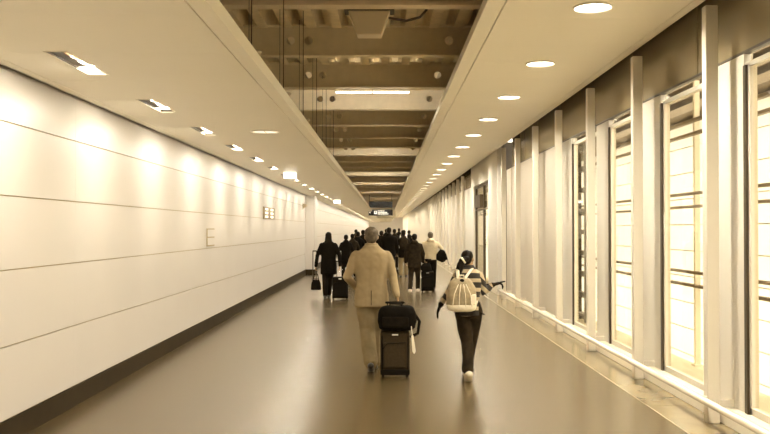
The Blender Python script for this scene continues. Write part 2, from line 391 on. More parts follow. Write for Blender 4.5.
# ------------------------------------------------------------------ kick rail
t = thing('bumper_rail', 'low cream tubular bumper rail in front of the window posts', 'rail', (2.76, 0, .21))
bm = B(); tube(bm, [(0, Y0+.2, 0), (0, 20.9, 0), (.08, 21.3, -.02), (.13, 21.7, -.06)], .031, 14); obj('rail_tube', bm, 'rail', t, smooth=True)
for k in range(-5, 7):
    bm = B(); box(bm, .02, .05, 7.47+2.2*k, 7.53+2.2*k, -.02, .02); obj('bracket', bm, 'rail', t)
# ------------------------------------------------------------------ beams
BY = [9.07+2.6*k-.10 for k in range(-4, 33)]
def beam():
    x0, x1, hh, tz = -2.38, 1.58, .39, .03
    e = thing('ceiling_beam', '', 'beam')
    bm = B()
    # web with real round holes
    rect = [(x0, 0), (x1, 0), (x1, hh), (x0, hh)]
    loops = [rect]
    for cx in (-1.30, -1.06, .86):
        loops.append([(cx+.058*math.cos(2*PI*i/16), .19+.058*math.sin(2*PI*i/16)) for i in range(16)])
    es = []
    for L in loops:
        vv = [bm.verts.new((px, 0, pz+tz)) for px, pz in L]
        es += [bm.edges.new((vv[i], vv[(i+1) % len(vv)])) for i in range(len(vv))]
    bmesh.ops.triangle_fill(bm, use_beauty=True, use_dissolve=False, edges=es)
    web = obj('web', bm, 'steel', e); s = web.modifiers.new('s', 'SOLIDIFY'); s.thickness = .014; s.offset = 0
    bm = B(); box(bm, x0, x1, -.09, .09, 0, tz); obj('bottom_flange', bm, 'steel', e)
    bm = B(); box(bm, x0, x1, -.09, .09, hh+tz-.02, hh+tz-.002); obj('top_flange', bm, 'steel', e)
    return e
b0 = beam()
vis = 0
for i, yy in enumerate(BY):
    o = b0 if i == 0 else copytree(b0, (0, 0, 0)); o.location = (0, yy, 4.05)
    o['group'] = 'steel beams across the ceiling slot'
    j = i-4
    o['label'] = ('painted steel beam across the ceiling slot, %s in view' % ORD[j]) if 0 <= j < 16 else ('steel beam across the far ceiling slot above the sign' if j >= 16 else 'steel beam across the ceiling slot over the camera')
# fluorescent battens behind every fourth beam, lighting the next web
lab = 0
for i in (2, 6, 10, 13, 17, 21, 25, 29):
    yy = BY[4]+2.6*i
    if yy > 94: continue
    hz = 4.02 if i == 2 else 4.25
    for s, side in ((-.86, 'left'), (-.22, 'right')):
        t = thing('tube_light', '%s fluorescent tube behind the %s ceiling beam' % (side, ORD[i] if i < 16 else {17: 'eighteenth', 21: 'twenty-second', 25: 'twenty-sixth', 29: 'thirtieth'}[i]), 'tube light', (s, yy+.24, hz), 0, 'fluorescent tubes between the beams')
        bm = B(); box(bm, 0, .62, -.03, .03, .02, .06); obj('batten', bm, 'white', t)
        bm = B(); tube(bm, [(.02, 0, 0), (.60, 0, 0)], .016, 10); obj('lamp', bm, 'lamp', t, smooth=True)
        bm = B(); tube(bm, [(.31, 0, .06), (.31, 0, .42+4.02-hz)], .004, 6); obj('hanger', bm, 'metal', t)
    ld = bpy.data.lights.new('tube_glow', 'AREA'); ld.shape = 'RECTANGLE'; ld.size = 1.3; ld.size_y = .06; ld.energy = P_TUBE; ld.color = WARM
    lo = bpy.data.objects.new('tube_glow', ld); C.objects.link(lo); lo.location = (-.22, yy+.27, hz+.01); lo.rotation_euler = Vector((0, -1, .0)).to_track_quat('Z', 'Y').to_euler()
# floodlight under the first beam
t = thing('floodlight', 'tapered box light hanging under the nearest ceiling beam', 'light', (-.18, 9.2, 3.79))
bm = B(); v = box(bm, -.13, .13, -.10, .10, 0, .26)
for q in v[4:]: q.co.x *= 1.75
obj('shade', bm, 'housing', t, bevel=.01)
bm = B(); box(bm, -.27, .27, -.11, .11, .26, .285); obj('lid', bm, 'frame', t)
bm = B(); tube(bm, [(.22, 0, .2), (.4, 0, .17), (.55, 0, .21), (.62, 0, .29)], .014, 8); obj('cable', bm, 'frame', t, smooth=True)
# hangers
k = 0; yy = 4.5
while yy < 18:
    t = thing('ceiling_hanger', ('hanger rod and clip on the left slot edge, %s in view' % ORD[k-1]) if 1 <= k < 12 else 'far hanger rod on the left slot edge' if k else 'hanger rod over the camera on the left slot edge', 'hanger', (-1.04, yy, 3.03), 0, 'hanger rods at the ceiling slot')
    bm = B(); tube(bm, [(0, 0, .02), (0, 0, 1.42)], .0045, 6); tube(bm, [(-.10, .5, .02), (-.10, .5, 1.42)], .003, 6); obj('rod', bm, 'frame', t)
    bm = B(); ball(bm, (.04, 0, .04), (.045, .03, .02), 10); obj('clip', bm, 'metal', t, smooth=True)
    k += 1; yy += 2.05
# ------------------------------------------------------------------ left wall washers
def washer():
    e = thing('wall_washer', '', 'ceiling light', (0,0,0))
    bm = B()   # open bottomed housing
    w_, l_, h_ = .0735, .435, .10
    v = box(bm, -w_, w_, -l_, l_, 0, h_); bm.faces.ensure_lookup_table()
    f = min(bm.faces, key=lambda q: q.calc_center_median().z); bm.faces.remove(f)
    h = obj('housing', bm, 'housing', e)
    bm = B(); box(bm, -w_+.001, -w_+.02, -l_+.01, l_-.27, -.001, .05); box(bm, -w_+.001, -w_+.085, -l_+.01, l_-.26, .010, .018); obj('baffle', bm, 'frame', e)
    bm = B(); box(bm, -w_+.015, w_-.015, l_-.24, l_-.02, .02, .07); obj('lamp', bm, 'lampb', e, bevel=.01)
    bm = B()
    for x0, x1, y0, y1 in ((-w_-.012, -w_, -l_-.012, l_+.012), (w_, w_+.012, -l_-.012, l_+.012), (-w_, w_, -l_-.012, -l_), (-w_, w_, l_, l_+.012)): box(bm, x0, x1, y0, y1, -.004, .0)
    obj('trim_ring', bm, 'white', e)
    return e
w0 = washer()
for i, yy in enumerate(WY):
    if i == 0: o = w0
    else: o = copytree(w0, (0,0,0))
    o.location = (-2.3165, yy, LZ); o['group'] = 'recessed slot lights in the left ceiling'
    j = i-4
    o['label'] = ('recessed slot light over the left wall, %s in view' % ORD[j]) if 0 <= j < 12 else ('far slot light over the left wall' if j > 0 else 'slot light over the left wall behind the view')
    ld = bpy.data.lights.new('washer_glow', 'AREA'); ld.shape = 'RECTANGLE'; ld.size = .035; ld.size_y = .62; ld.energy = P_WASH; ld.color = WARM; ld.spread = math.radians(170)
    lo = bpy.data.objects.new('washer_glow', ld); C.objects.link(lo); lo.location = (-2.264, yy+.08, LZ+.02); lo.rotation_euler = Vector((.40, 0, 1)).to_track_quat('Z', 'Y').to_euler()
# ------------------------------------------------------------------ right downlights
def downlight(lens='lamp'):
    e = thing('downlight', '', 'ceiling light')
    bm = B(); annulus(bm, (0,0,-.016), .170, .180, .016); obj('trim_ring', bm, 'white', e, smooth=False)
    bm = B(); disc(bm, (0,0,-.003), .163, .004); obj('lens', bm, lens, e)
    bm = B(); box(bm, -.005, .005, -.163, .163, -.009, -.006); obj('bar', bm, 'housing', e)
    return e
dl = downlight()
for i in range(-3, 53):
    yy = 7.78+2.66*i
    o = dl if i == -3 else copytree(dl, (0,0,0)); o.location = (1.90, yy, RZ); o['group'] = 'round downlights in the right ceiling'
    o['label'] = ('round recessed downlight in the right ceiling, %s in view' % ORD[i]) if 0 <= i < 12 else ('far round downlight in the right ceiling' if i > 0 else 'round downlight in the right ceiling over the camera')
    ld = bpy.data.lights.new('down_glow', 'AREA'); ld.shape = 'DISK'; ld.size = .3; ld.energy = P_DOWN; ld.color = WARM; ld.spread = math.radians(150)
    lo = bpy.data.objects.new('down_glow', ld); C.objects.link(lo); lo.location = (1.90, yy, RZ-.012)
# unlit disc in left ceiling, glow put into its material, and small lit boxes
t = downlight('discglow'); t.location = (-1.54, 10.8, LZ); t['label'] = 'pale unlit disc with added glow in the left ceiling near the slot'
for i, yy in enumerate((18.6, 36.4)):
    t = thing('light_box', 'small glowing box light under the left ceiling, %s one' % ('nearer' if i == 0 else 'farther'), 'light box', (-2.10, yy, LZ-.14), 0, 'small glowing boxes under the left ceiling')
    bm = B(); box(bm, -.14, .14, -.03, .03, 0, .12); obj('diffuser', bm, 'lamp', t, bevel=.01)
    bm = B(); box(bm, -.15, .15, -.035, .035, .12, .138); obj('mount', bm, 'white', t)
for i in range(6):
    yy = 99+7*i
    t = downlight(); t.location = (0, yy, 2.97); t['label'] = 'far round ceiling light beyond the hanging sign, %s' % ORD[i]; t['group'] = 'far centre ceiling lights'
    ld = bpy.data.lights.new('down_glow', 'AREA'); ld.shape = 'DISK'; ld.size = .3; ld.energy = P_DOWN; ld.color = WARM
    lo = bpy.data.objects.new('down_glow', ld); C.objects.link(lo); lo.location = (0, yy, 2.955)
# ------------------------------------------------------------------ signs
t = thing('hanging_sign', 'black hanging sign with white arrow, pictogram and lettering over the crowd', 'sign', at(380.6, 215.5, 60))
ws = 24/850*60/2
bm = B(); box(bm, -ws, ws, 0, .1, 0, .42); obj('board', bm, 'signblack', t)
bm = B(); box(bm, -ws+.02, ws-.02, .0, .1, .56, 1.0); obj('upper_board', bm, 'signblack', t)
bm = B()
for x in (-ws+.05, ws-.05): tube(bm, [(x, .05, .42), (x, .05, 1.95)], .02, 8)
obj('hanger', bm, 'frame', t)
bm = B(); v = [bm.verts.new(p) for p in ((-ws+.03, -.006, .22), (-ws+.13, -.006, .31), (-ws+.13, -.006, .13))]; bm.faces.new(v); obj('arrow', bm, 'signwhite', t)
bm = B(); box(bm, -.46, -.26, -.006, 0, .1, .33); obj('pictogram', bm, 'signwhite', t)
bm = B(); box(bm, -.41, -.31, -.009, -.006, .2, .28); obj('pictogram_figure', bm, 'signblack', t)
bm = B()
random.seed(3)
for r, (z, L) in enumerate(((.29, .42), (.18, .62), (.07, .72))):
    x = -.2
    while x < -.2+L:
        ww = random.choice((.05, .07, .04)); box(bm, x, x+ww, -.006, 0, z, z+.075); x += ww+.018
obj('lettering', bm, 'signwhite', t)
t = thing('wall_sign', 'small brown sign with two columns of pale squares on the left wall', 'sign', (-2.998, 21.7, 1.95))
bm = B(); box(bm, 0, .02, -1.0, 1.0, 0, .30); obj('plate', bm, 'signbrown', t)
bm = B()
for c_ in (-.85, .15):
    for r in range(3): box(bm, .02, .024, c_+.1, c_+.6, .03+.093*r, .085+.093*r)
obj('marks', bm, 'signwhite', t)
t = thing('access_panel', 'small pale access panel on the left wall', 'panel', (-2.999, 14.5, 1.41))
bm = B(); box(bm, 0, .012, -.3, .3, 0, .30); obj('frame', bm, 'gap', t)
bm = B(); box(bm, .012, .018, -.27, .27, .02, .14); box(bm, .012, .018, -.27, .27, .16, .28); obj('cover', bm, 'wall', t)
t = thing('flag_sign', 'small dark flag sign projecting from the left wall near the pilaster', 'sign', (-3.0, 30.6, 2.42))
bm = B(); v = [bm.verts.new(p) for p in ((0,0,.2), (.16,0,.16), (.16,0,.10), (0,0,.0))]; bm.faces.new(v); bm2 = bmesh.ops.extrude_face_region(bm, geom=bm.faces[:]); bmesh.ops.translate(bm, verts=[q for q in bm2['geom'] if isinstance(q, bmesh.types.BMVert)], vec=(0,.02,0)); obj('board', bm, 'steel', t)
bm = B(); box(bm, 0, .01, -.02, .04, -.02, .22); obj('bracket', bm, 'frame', t)
# barrier stand left of the woman
p = at(317, 277, 30.0); t = thing('barrier_stand', 'slim dark metal stand by the pilaster at the left wall', 'stand', (p.x, 29.0, 0))
for x in (-.06, .06):
    bm = B(); tube(bm, [(x, 0, 0), (x, 0, .95)], .014, 8); obj('post', bm, 'frame', t, smooth=True)
bm = B(); box(bm, -.07, .07, -.015, .015, .93, .97); obj('top_bar', bm, 'frame', t)
bm = B(); box(bm, -.11, .11, -.1, .1, 0, .02); obj('base', bm, 'frame', t)
# ------------------------------------------------------------------ people
def hand(bm, wr, d, side, curl=.6, s=1.0, point=False, palmn=None):
    """palm and five fingers starting at wrist wr, pointing along d; side +1/-1 puts the thumb"""
    d = Vector(d).normalized(); wr = Vector(wr)
    pn = Vector(palmn) if palmn else Vector((-side, 0, 0))     # direction palm faces
    pn = (pn-d*pn.dot(d)).normalized(); sd = d.cross(pn).normalized()*1.0
    if sd.y < 0: sd = -sd                                     # thumb side forward
    # palm
    for o_ in (-.026, -.009, .009, .026): tube(bm, [wr+sd*o_*.6*s, wr+d*.085*s+sd*o_*s], [.015*s, .014*s], 8)
    for i, (o_, L) in enumerate(((.028, .068), (.010, .078), (-.009, .072), (-.027, .056))):
        b = wr+d*.085*s+sd*o_*s; c = curl if not (point and i == 0) else .05
        d1 = (d*math.cos(c)+pn*math.sin(c)); d2 = (d*math.cos(2.1*c)+pn*math.sin(2.1*c)); d3 = (d*math.cos(2.9*c)+pn*math.sin(2.9*c))
        p1 = b+d1*L*.45*s; p2 = p1+d2*L*.33*s; p3 = p2+d3*L*.25*s
        tube(bm, [b-d*.01*s, b, p1, p2, p3], [.0105*s, .0105*s, .0098*s, .009*s, .0078*s], 8)
    b = wr+d*.025*s+sd*.028*s; p1 = b+(d*.75+sd*.65).normalized()*.04*s; p2 = p1+(d*.95+sd*.15+pn*.45).normalized()*.032*s
    tube(bm, [b-sd*.01, b, p1, p2], [.014*s, .014*s, .012*s, .0095*s], 8)
def shoe_bm(ank, toe, s=1.0):
    """shoe below ankle; toe = unit heading in the ground plane, sole on z=lowest"""
    bm = B(); a = Vector(ank); h = Vector(toe).normalized()
    up = Vector((0,0,1)); up = (up-h*up.dot(h)).normalized()
    base = a-up*.075*s
    tube(bm, [base-h*.065*s+up*.03*s, base+up*.032*s, base+h*.08*s+up*.03*s, base+h*.17*s+up*.022*s], [.034*s, .038*s, .042*s, .030*s], 12)
    tube(bm, [a+up*.015*s, base+up*.035*s], [.043*s, .045*s], 12)
    return bm
def head(bm, hx, hy, hz, s, face):
    """skull, jaw, nose, ears, brow; face = heading vector, hz = centre of head"""
    f = Vector(face).normalized(); sd = f.cross(Vector((0,0,1))).normalized(); c = Vector((hx, hy, hz)); u = Vector((0,0,1))
    rot = Matrix((sd, f, u)).transposed()
    ball(bm, c+u*.02*s-f*.012*s, (.074*s, .094*s, .093*s), 18, rot)
    ball(bm, c-u*.045*s+f*.025*s, (.056*s, .066*s, .068*s), 16, rot)
    ball(bm, c-u*.088*s+f*.052*s, (.03*s, .028*s, .024*s), 10, rot)
    tube(bm, [c+u*.005*s+f*.083*s, c-u*.028*s+f*.103*s], [.010*s, .016*s], 8)
    tube(bm, [c-u*.060*s+f*.086*s-sd*.02*s, c-u*.060*s+f*.092*s, c-u*.060*s+f*.086*s+sd*.02*s], .008*s, 8)
    tube(bm, [c+u*.022*s+f*.076*s-sd*.035*s, c+u*.024*s+f*.084*s, c+u*.022*s+f*.076*s+sd*.035*s], .010*s, 8)
    for q in (-1, 1):
        ball(bm, c+sd*q*.077*s-u*.008*s-f*.005*s, (.011*s, .02*s, .032*s), 10, rot)
    return f, sd, rot
def person(label, x, y, rz=0, ht=1.7, vox=.016, coat='black', pants='black2', hairm='darkhair', shoe='shoe', female=False,
           hem=.50, shw=.205, la=None, ra=None, lleg=None, rleg=None, face=(0,1,0), longhair=False, hood=False, cap=None, tors=1.0,
           sleeve=None, hands=True, lean=0, group=None, seed=0, baggy=1.0, handd=None, collar=True, fold=.006, lcurl=.6, rcurl=.6, point=False, gloves=None, nohair=False, hat=None):
    s = ht/1.75
    e = thing('person', label, 'person', (x, y, 0), rz, group)
    hx, hy = 0, .02+lean
    hipL, hipR = Vector((-.09, 0, .92))*s, Vector((.09, 0, .92))*s
    L = [hipL]+[Vector(q)*s for q in (lleg or ((-.10, .04, .49), (-.10, -.02, .085)))]
    R = [hipR]+[Vector(q)*s for q in (rleg or ((.10, .10, .49), (.10, .16, .085)))]
    shL, shR = Vector((-shw+.045, .01+lean*.8, 1.39))*s, Vector((shw-.045, .01+lean*.8, 1.39))*s
    LA = [Vector(q)*s for q in (la or ((-.27, -.02, 1.13), (-.26, .08, .88)))]
    RA = [Vector(q)*s for q in (ra or ((.27, -.02, 1.13), (.26, .08, .88)))]
    # body
    bm = B()
    loft(bm, [(0, 0, z*s, a*s, b*s) for z, a, b in ((.84, .13, .09), (.93, .155, .105), (1.05, .135, .095), (1.2, .15, .105), (1.33, .165, .105), (1.42, .13, .08), (1.46, .07, .06))])
    tube(bm, [(0, lean*.6, 1.38*s), (0, lean*.9+.01, 1.56*s)], [.062*s, .055*s], 14)
    f, sd, rot = head(bm, hx*s, hy*s, 1.618*s, s, face)
    for Q in (L, R):
        tube(bm, Q, [.078*s, .052*s, .036*s], 12)
    ftL = ftR = None
    def heading(Q):
        lowered = Q[2]-Q[1]; v = Vector((0, 1, 0))
        k = max(0, -(lowered.y)/max(.05, lowered.length))           # trailing foot pitches toe down
        return Vector((0, 1, -1.1*k if Q[2].z > .10*s else 0))
    for Q in (L, R):
        h = heading(Q).normalized(); tube(bm, [Q[2]-Vector((0,0,.03*s)), Q[2]-Vector((0,0,.045*s))+h*.13*s], [.03*s, .025*s], 10)
    for Sd, Q, sg in ((shL, LA, -1), (shR, RA, 1)):
        tube(bm, [Sd, Q[0], Q[1]], [.046*s, .037*s, .026*s], 12)
        if hands:
            dd = (Q[1]-Q[0]).normalized()
            if handd and handd[0 if sg < 0 else 1]: dd = Vector(handd[0 if sg < 0 else 1])
            if not (gloves): hand(bm, Q[1], dd, sg, lcurl if sg < 0 else rcurl, s, point and sg > 0)
    remesh('body', bm, 'skin', e, min(vox, .008) if vox < .012 else min(vox, .011), 2)
    if gloves:
        for Q, sg in ((LA, -1), (RA, 1)):
            bm = B(); dd = (Q[1]-Q[0]).normalized()
            if handd and handd[0 if sg < 0 else 1]: dd = Vector(handd[0 if sg < 0 else 1])
            hand(bm, Q[1], dd, sg, lcurl if sg < 0 else rcurl, s*1.35, point and sg > 0, palmn=(0, 0, -1) if point and sg > 0 else None)
            tube(bm, [Q[1]-dd*.05, Q[1]+dd*.02], .038*s, 12)
            remesh('glove', bm, gloves, e, .007, 1)
    # trousers
    bm = B()
    loft(bm, [(0, 0, z*s, a*s, b*s) for z, a, b in ((.83, .16, .115), (.93, .175, .125), (1.04, .155, .115))])
    for Q in (L, R):
        a_, k_, c_ = Q
        tube(bm, [a_, a_.lerp(k_, .5), k_, k_.lerp(c_, .55), c_+Vector((0, 0, .0))], [.105*s, .095*s*baggy, .078*s*baggy, .072*s*baggy, .068*s*baggy], 14)
    remesh('trousers', bm, pants, e, vox, 3, fold*1.1, 8, seed+1)
    for Q in (L, R):
        sh = shoe_bm(Q[2], heading(Q), s*(1.35 if shoe == 'whiteshoe' else 1.14)); o = remesh('shoe', sh, shoe, e, min(vox, .011), 2)
        if shoe == 'whiteshoe': pass
    # coat
    bm = B(); k = tors
    w_ = shw/.205
    zs_ = [hem+(.0), (hem+.9)/2, .93, 1.06, 1.2, 1.33, 1.425, 1.475, 1.515]
    rx = [.185*k, .185*k, .180*k, .165*k, .185*w_, .197*w_, .172*w_, .118, .084]; ry = [.150, .150, .147, .132, .13, .132, .118, .095, .08]
    if hem > .88: zs_[0], zs_[1] = hem, hem+.01
    ls = [(0, (z-.9)/.6*lean if z > .9 else 0, z*s, a*s, b*s) for z, a, b in sorted(zip(zs_, rx, ry))]
    loft(bm, ls, 24)
    if not sleeve:
        for Sd, Q in ((shL, LA), (shR, RA)): tube(bm, [Sd, Sd.lerp(Q[0], .5), Q[0], Q[0].lerp(Q[1], .5), Q[1]], [.066*s, .061*s, .054*s, .049*s, .045*s], 14)
    else:
        for Sd in (shL, shR): ball(bm, Sd, .068*s)
    jk = remesh('jacket', bm, coat, e, vox, 3, fold, 7, seed)
    if sleeve:
        for Sd, Q in ((shL, LA), (shR, RA)):
            b2 = B(); tube(b2, [Sd, Sd.lerp(Q[0], .5), Q[0], Q[0].lerp(Q[1], .5), Q[1]], [.070*s, .064*s, .056*s, .048*s, .042*s], 14)
            remesh('sleeve', b2, sleeve, e, vox, 2, fold, 8, seed+5)
    if collar:
        bm = B(); cy = lean*.85
        loft(bm, [(0, cy+.005, 1.47*s, .11*s, .09*s), (0, cy+.008, 1.515*s, .085*s, .080*s), (0, cy+.01, 1.54*s, .076*s, .074*s)])
        remesh('collar', bm, coat, jk, min(vox, .012), 2)
    # hair / hat / hood
    c = Vector((hx, hy, 1.618))*s; u = Vector((0,0,1))
    bm = B()
    ball(bm, c+u*.036*s-f*.030*s, (.083*s, .088*s, .086*s), 18, rot)
    ball(bm, c-u*.005*s-f*.050*s, (.078*s, .060*s, .080*s), 16, rot)
    if longhair:
        loft(bm, [(0, hy*s-.05*s, 1.40*s, .07*s, .03*s), (0, hy*s-.055*s, 1.5*s, .095*s, .045*s), (0, hy*s-.05*s, 1.62*s, .085*s, .05*s)])
    if not nohair: remesh('hair', bm, hairm, e, min(vox, .012), 2, .004, 30, seed)
    else: bm.free()
    if cap:
        bm = B(); ball(bm, c+u*.045*s-f*.018*s, (.088*s, .102*s, .075*s), 18, rot)
        tube(bm, [c+u*.045*s+f*.07*s-sd*.04*s, c+u*.05*s+f*.10*s, c+u*.045*s+f*.07*s+sd*.04*s], .012*s, 8)
        remesh('cap', bm, cap, e, min(vox, .011), 2, .002, 20, seed)
    if hood:
        bm = B(); ball(bm, (0, (hy-.10)*s, 1.47*s), (.12*s, .07*s, .07*s), 16); remesh('hood', bm, coat, jk, vox, 2, .006, 9, seed)
    if hat:
        bm = B(); ball(bm, c+u*.06*s-f*.01*s, (.092*s, .10*s, .085*s), 16); remesh('knit_hat', bm, hat, e, vox, 1)
    return e, s
def eyes(e, x, y, z, s, face):
    f = Vector(face).normalized(); sd = f.cross(Vector((0,0,1)))
    for q in (-1, 1):
        bm = B(); ball(bm, Vector((x, y, z))+f*.078*s+sd*q*.03*s+Vector((0,0,.004)), .011*s, 10); obj('eye', bm, 'paper', e, smooth=True)
def ground(px, py): 
    D = 1445/(py-229); return at(px, py, D)
# --- man in beige suit
MD = 10.22; mp = at(371.5, 300, MD)
hp = at(397, 301, 10.02)      # right hand on the handle
r_l = Vector((hp.x-mp.x, hp.y-MD, hp.z))
man, ms = person('man in a beige suit walking away, pulling a suitcase with his right hand', mp.x, MD, 0, 1.74, .012,
    'beige', 'beige2', 'greyhair', hem=.775, shw=.228, tors=1.12, baggy=1.22, la=((-.295, -.03, 1.13), (-.20, .19, 1.0)),
    ra=((.262, -.04, 1.13), (r_l.x/.994, r_l.y+.02, r_l.z+.075)), rleg=((.04, .13, .50), (.035, .20, .085)), lleg=((-.05, .02, .50), (-.005, -.13, .115)),
    cap='greyhair', seed=2, handd=(None, (.15, -.1, -1)), rcurl=.9, fold=.009)
eyes(man, 0, .02*ms, 1.618*ms, ms, (0,1,0))
bm = B(); tube(bm, [(0, -.148, .80), (0, -.149, .97)], .004, 6); obj('vent_seam', bm, 'brown', man)
# --- his suitcase
def suitcase(label, x, y, rz, w, h, dep, m1, m2, handle_top, group=None, tilt=0, tag_=False):
    e = thing('suitcase', label, 'suitcase', (x, y, 0), rz, group); z0 = .045
    def P(name, bm, m, bev=0, sm=False):
        if tilt:
            rm = Matrix.Translation((0, 0, .04)) @ Matrix.Rotation(tilt, 4, 'X') @ Matrix.Translation((0, 0, -.04)); bm.transform(rm)
        return obj(name, bm, m, e, bevel=bev, smooth=sm)
    bm = B(); box(bm, -w/2, w/2, 0, dep, z0, z0+h); P('body', bm, m1, .03)
    bm = B(); box(bm, -w/2+.03, w/2-.03, -.035, .01, z0+.07, z0+h*.74); fp = P('front_pocket', bm, m1, .02)
    bm = B(); tube(bm, [(-w/2+.03, -.038, z0+h*.60), (-w/2+.08, -.042, z0+h*.72), (w/2-.05, -.042, z0+h*.74)], .005, 6); P('pocket_zip', bm, m2).parent = fp
    for q in (-1, 1):
        bm = B(); tube(bm, [(q*(w/2-.02), -.004, z0+.05), (q*(w/2-.02), -.004, z0+h-.06)], .007, 6); P('piping', bm, m2)
    bm = B(); box(bm, -.035, .035, -.008, 0, z0+h*.90, z0+h*.93); P('badge', bm, 'paper')
    bm = B(); box(bm, -w/2, w/2, -.02, dep, z0-.01, z0+.05); P('bottom_guard', bm, m2, .01)
    for q in (-1, 1):
        bm = B(); disc(bm, (q*(w/2-.03), .03, .035), .035, .03, 'X'); P('wheel', bm, 'case2')
        bm = B(); tube(bm, [(q*.09, dep-.03, z0+h*.9), (q*.085, dep-.03, handle_top)], .007, 8); hr = P('handle_rod', bm, m2)
    bm = B(); tube(bm, [(-.10, dep-.03, handle_top), (.10, dep-.03, handle_top)], .014, 10); P('handle_grip', bm, m2).parent = hr
    return e
sp = at(395, 350, 9.78)
sc_ = suitcase('dark fabric suitcase on wheels pulled by the man in the beige suit', sp.x, 9.72, 0, .335, .49, .21, 'case', 'case2', .845, tilt=-.0)
# --- bag on suitcase
bp_ = at(397, 320, 9.86)
t = thing('travel_bag', 'black travel bag sitting on top of the suitcase of the beige-suited man', 'bag', (bp_.x, 9.765, .545))
bm = B(); rs = []
for zz, a, b in ((0, .17, .10), (.02, .205, .12), (.10, .222, .125), (.20, .215, .12), (.255, .19, .10), (.275, .15, .07)):
    rs.append((0, 0, zz, a, b))
loft(bm, rs, 28, 4); remesh('body', bm, 'black', t, .012, 3, .006, 8, 3)
bm = B(); tube(bm, [(.20, -.03, .18), (.255, -.03, .10), (.235, -.03, -.04), (.16, -.05, -.07)], .018, 10); obj('strap', bm, 'case2', t, smooth=True)
for yy in (-.05, .05):
    bm = B(); tube(bm, [(-.09, yy, .26), (-.08, yy*.6, .30), (.04, yy*.6, .30), (.06, yy, .26)], .009, 8); obj('carry_handle', bm, 'case2', t, smooth=True)
bm = B(); box(bm, -.17, .13, -.135, -.11, .04, .16); obj('front_pocket', bm, 'black2', t, bevel=.015)
q = at(411, 330, 9.70); t = thing('luggage_tag', 'white paper tag hanging beside the suitcase of the beige-suited man', 'tag', (q.x+.012, 9.60, .30))
bm = B(); v = [bm.verts.new(p) for p in ((-.012,0,.20), (.012,0,.20), (.04,0,.02), (.02,0,-.01), (.0,0,.02))]; bm.faces.new(v); r_ = bmesh.ops.extrude_face_region(bm, geom=bm.faces[:]); bmesh.ops.translate(bm, verts=[z_ for z_ in r_['geom'] if isinstance(z_, bmesh.types.BMVert)], vec=(0,.004,0)); obj('paper', bm, 'paper', t)
bm = B(); tube(bm, [(0, .002, .20), (-.01, .01, .30)], .004, 6); obj('cord', bm, 'paper', t)
# --- girl with backpack
GD = 9.65; gp = at(468.5, 300, GD); gs_ = 1.47
M['stripe'] = stripe_mat('striped_knit', (0, .1, 1), .105, .60, .02); M['stripe2'] = stripe_mat('striped_sleeve_knit', (.65, 0, .75), .10, .55, 0)
def gl_(px, py, dy): 
    p = at(px, py, GD+dy); s = gs_/1.75; return ((p.x-gp.x)/s, dy/s, p.z/s)
girl, gsc = person('girl in a striped top and dark jeans walking away, pointing to the right, backpack on', gp.x, GD, 0, gs_, .011,
    M['stripe'], 'denim', 'darkhair', shoe='whiteshoe', hem=.86, shw=.185, tors=.88, sleeve=M['stripe2'],
    la=(gl_(449, 293, -.02), gl_(441.5, 303, .02)), ra=(gl_(484.5, 292.5, .02), gl_(491, 285.5, .06)), handd=((-.45, 0, -1), (1, .1, .3)),
    baggy=1.08, lleg=((-.02, -.02, .50), (-.02, -.20, .135)), rleg=((.05, .14, .52), (.0, .28, .085)), face=(.55, .8, -.05), gloves='black', point=True, lcurl=.22, rcurl=.7,
    collar=True, seed=8, fold=.006)
girl['label'] = 'girl in striped top and dark jeans, right arm pointing sideways, pale backpack on'
eyes(girl, 0, .02*gsc, 1.618*gsc, gsc, (.55, .8, 0))
bm = B()  # pony tail falling to the left
tube(bm, [(-.02, -.06, 1.37), (-.08, -.085, 1.34), (-.105, -.09, 1.27), (-.125, -.08, 1.19), (-.135, -.07, 1.10)], [.035, .040, .044, .034, .016], 12)
pt = remesh('ponytail', bm, 'darkhair', girl, .008, 2, .004, 30)
bm = B(); annulus(bm, (0, 0, 0), .026, .040, .02); bm.transform(Matrix.Translation((-.075, -.085, 1.342)) @ Matrix.Rotation(1.0, 4, 'Y')); obj('hair_tie', bm, 'packlight', pt, smooth=True)
bm = B(); tube(bm, [(.10, -.06, .77), (.17, -.07, .74)], .008, 6); obj('belt_end', bm, 'case2', girl)
# backpack
bpk = at(461.5, 297, GD-.19)
t = thing('backpack', 'pale canvas backpack with white straps on the girl\'s back', 'backpack', (bpk.x, GD-.19, 0))
z0 = at(461, 311, GD-.19).z; z1 = at(461, 276, GD-.19).z; hh = z1-z0
bm = B(); loft(bm, [(0, 0, z0+hh*a, b, c) for a, b, c in ((.08, .145, .085), (.2, .165, .10), (.42, .165, .105), (.65, .155, .10), (.83, .125, .08), (.95, .075, .05))], 28, 2.6)
remesh('body', bm, 'pack', t, .010, 3, .009, 12, 5)
bm = B(); loft(bm, [(0, 0, z0+hh*a, b, c) for a, b, c in ((-.01, .115, .075), (.03, .15, .10), (.12, .168, .112), (.19, .162, .105))], 28, 2.8)
remesh('base_panel', bm, 'packlight', t, .010, 2, .003, 10)
bm = B(); tube(bm, [(-.03, -.02, z1-.02), (-.02, -.05, z1+.01), (.02, -.05, z1+.01), (.03, -.02, z1-.02)], .009, 8); obj('top_loop', bm, 'packlight', t, smooth=True)
bm = B(); ball(bm, (0, -.06, z1-.05), (.03, .02, .022), 10); obj('buckle', bm, 'case2', t, smooth=True)
for xx in (-.085, -.03, .03, .085):
    bm = B(); tube(bm, [(xx*.5, -.085, z1-.09), (xx*1.05, -.112, (z0+z1)/2), (xx*1.25, -.106, z0+.06)], .005, 6); obj('seam', bm, 'packlight', t, smooth=True)
bm = B(); box(bm, .085, .155, -.09, -.03, z0+.07, z0+.19); obj('side_pocket', bm, 'packlight', t, bevel=.012)
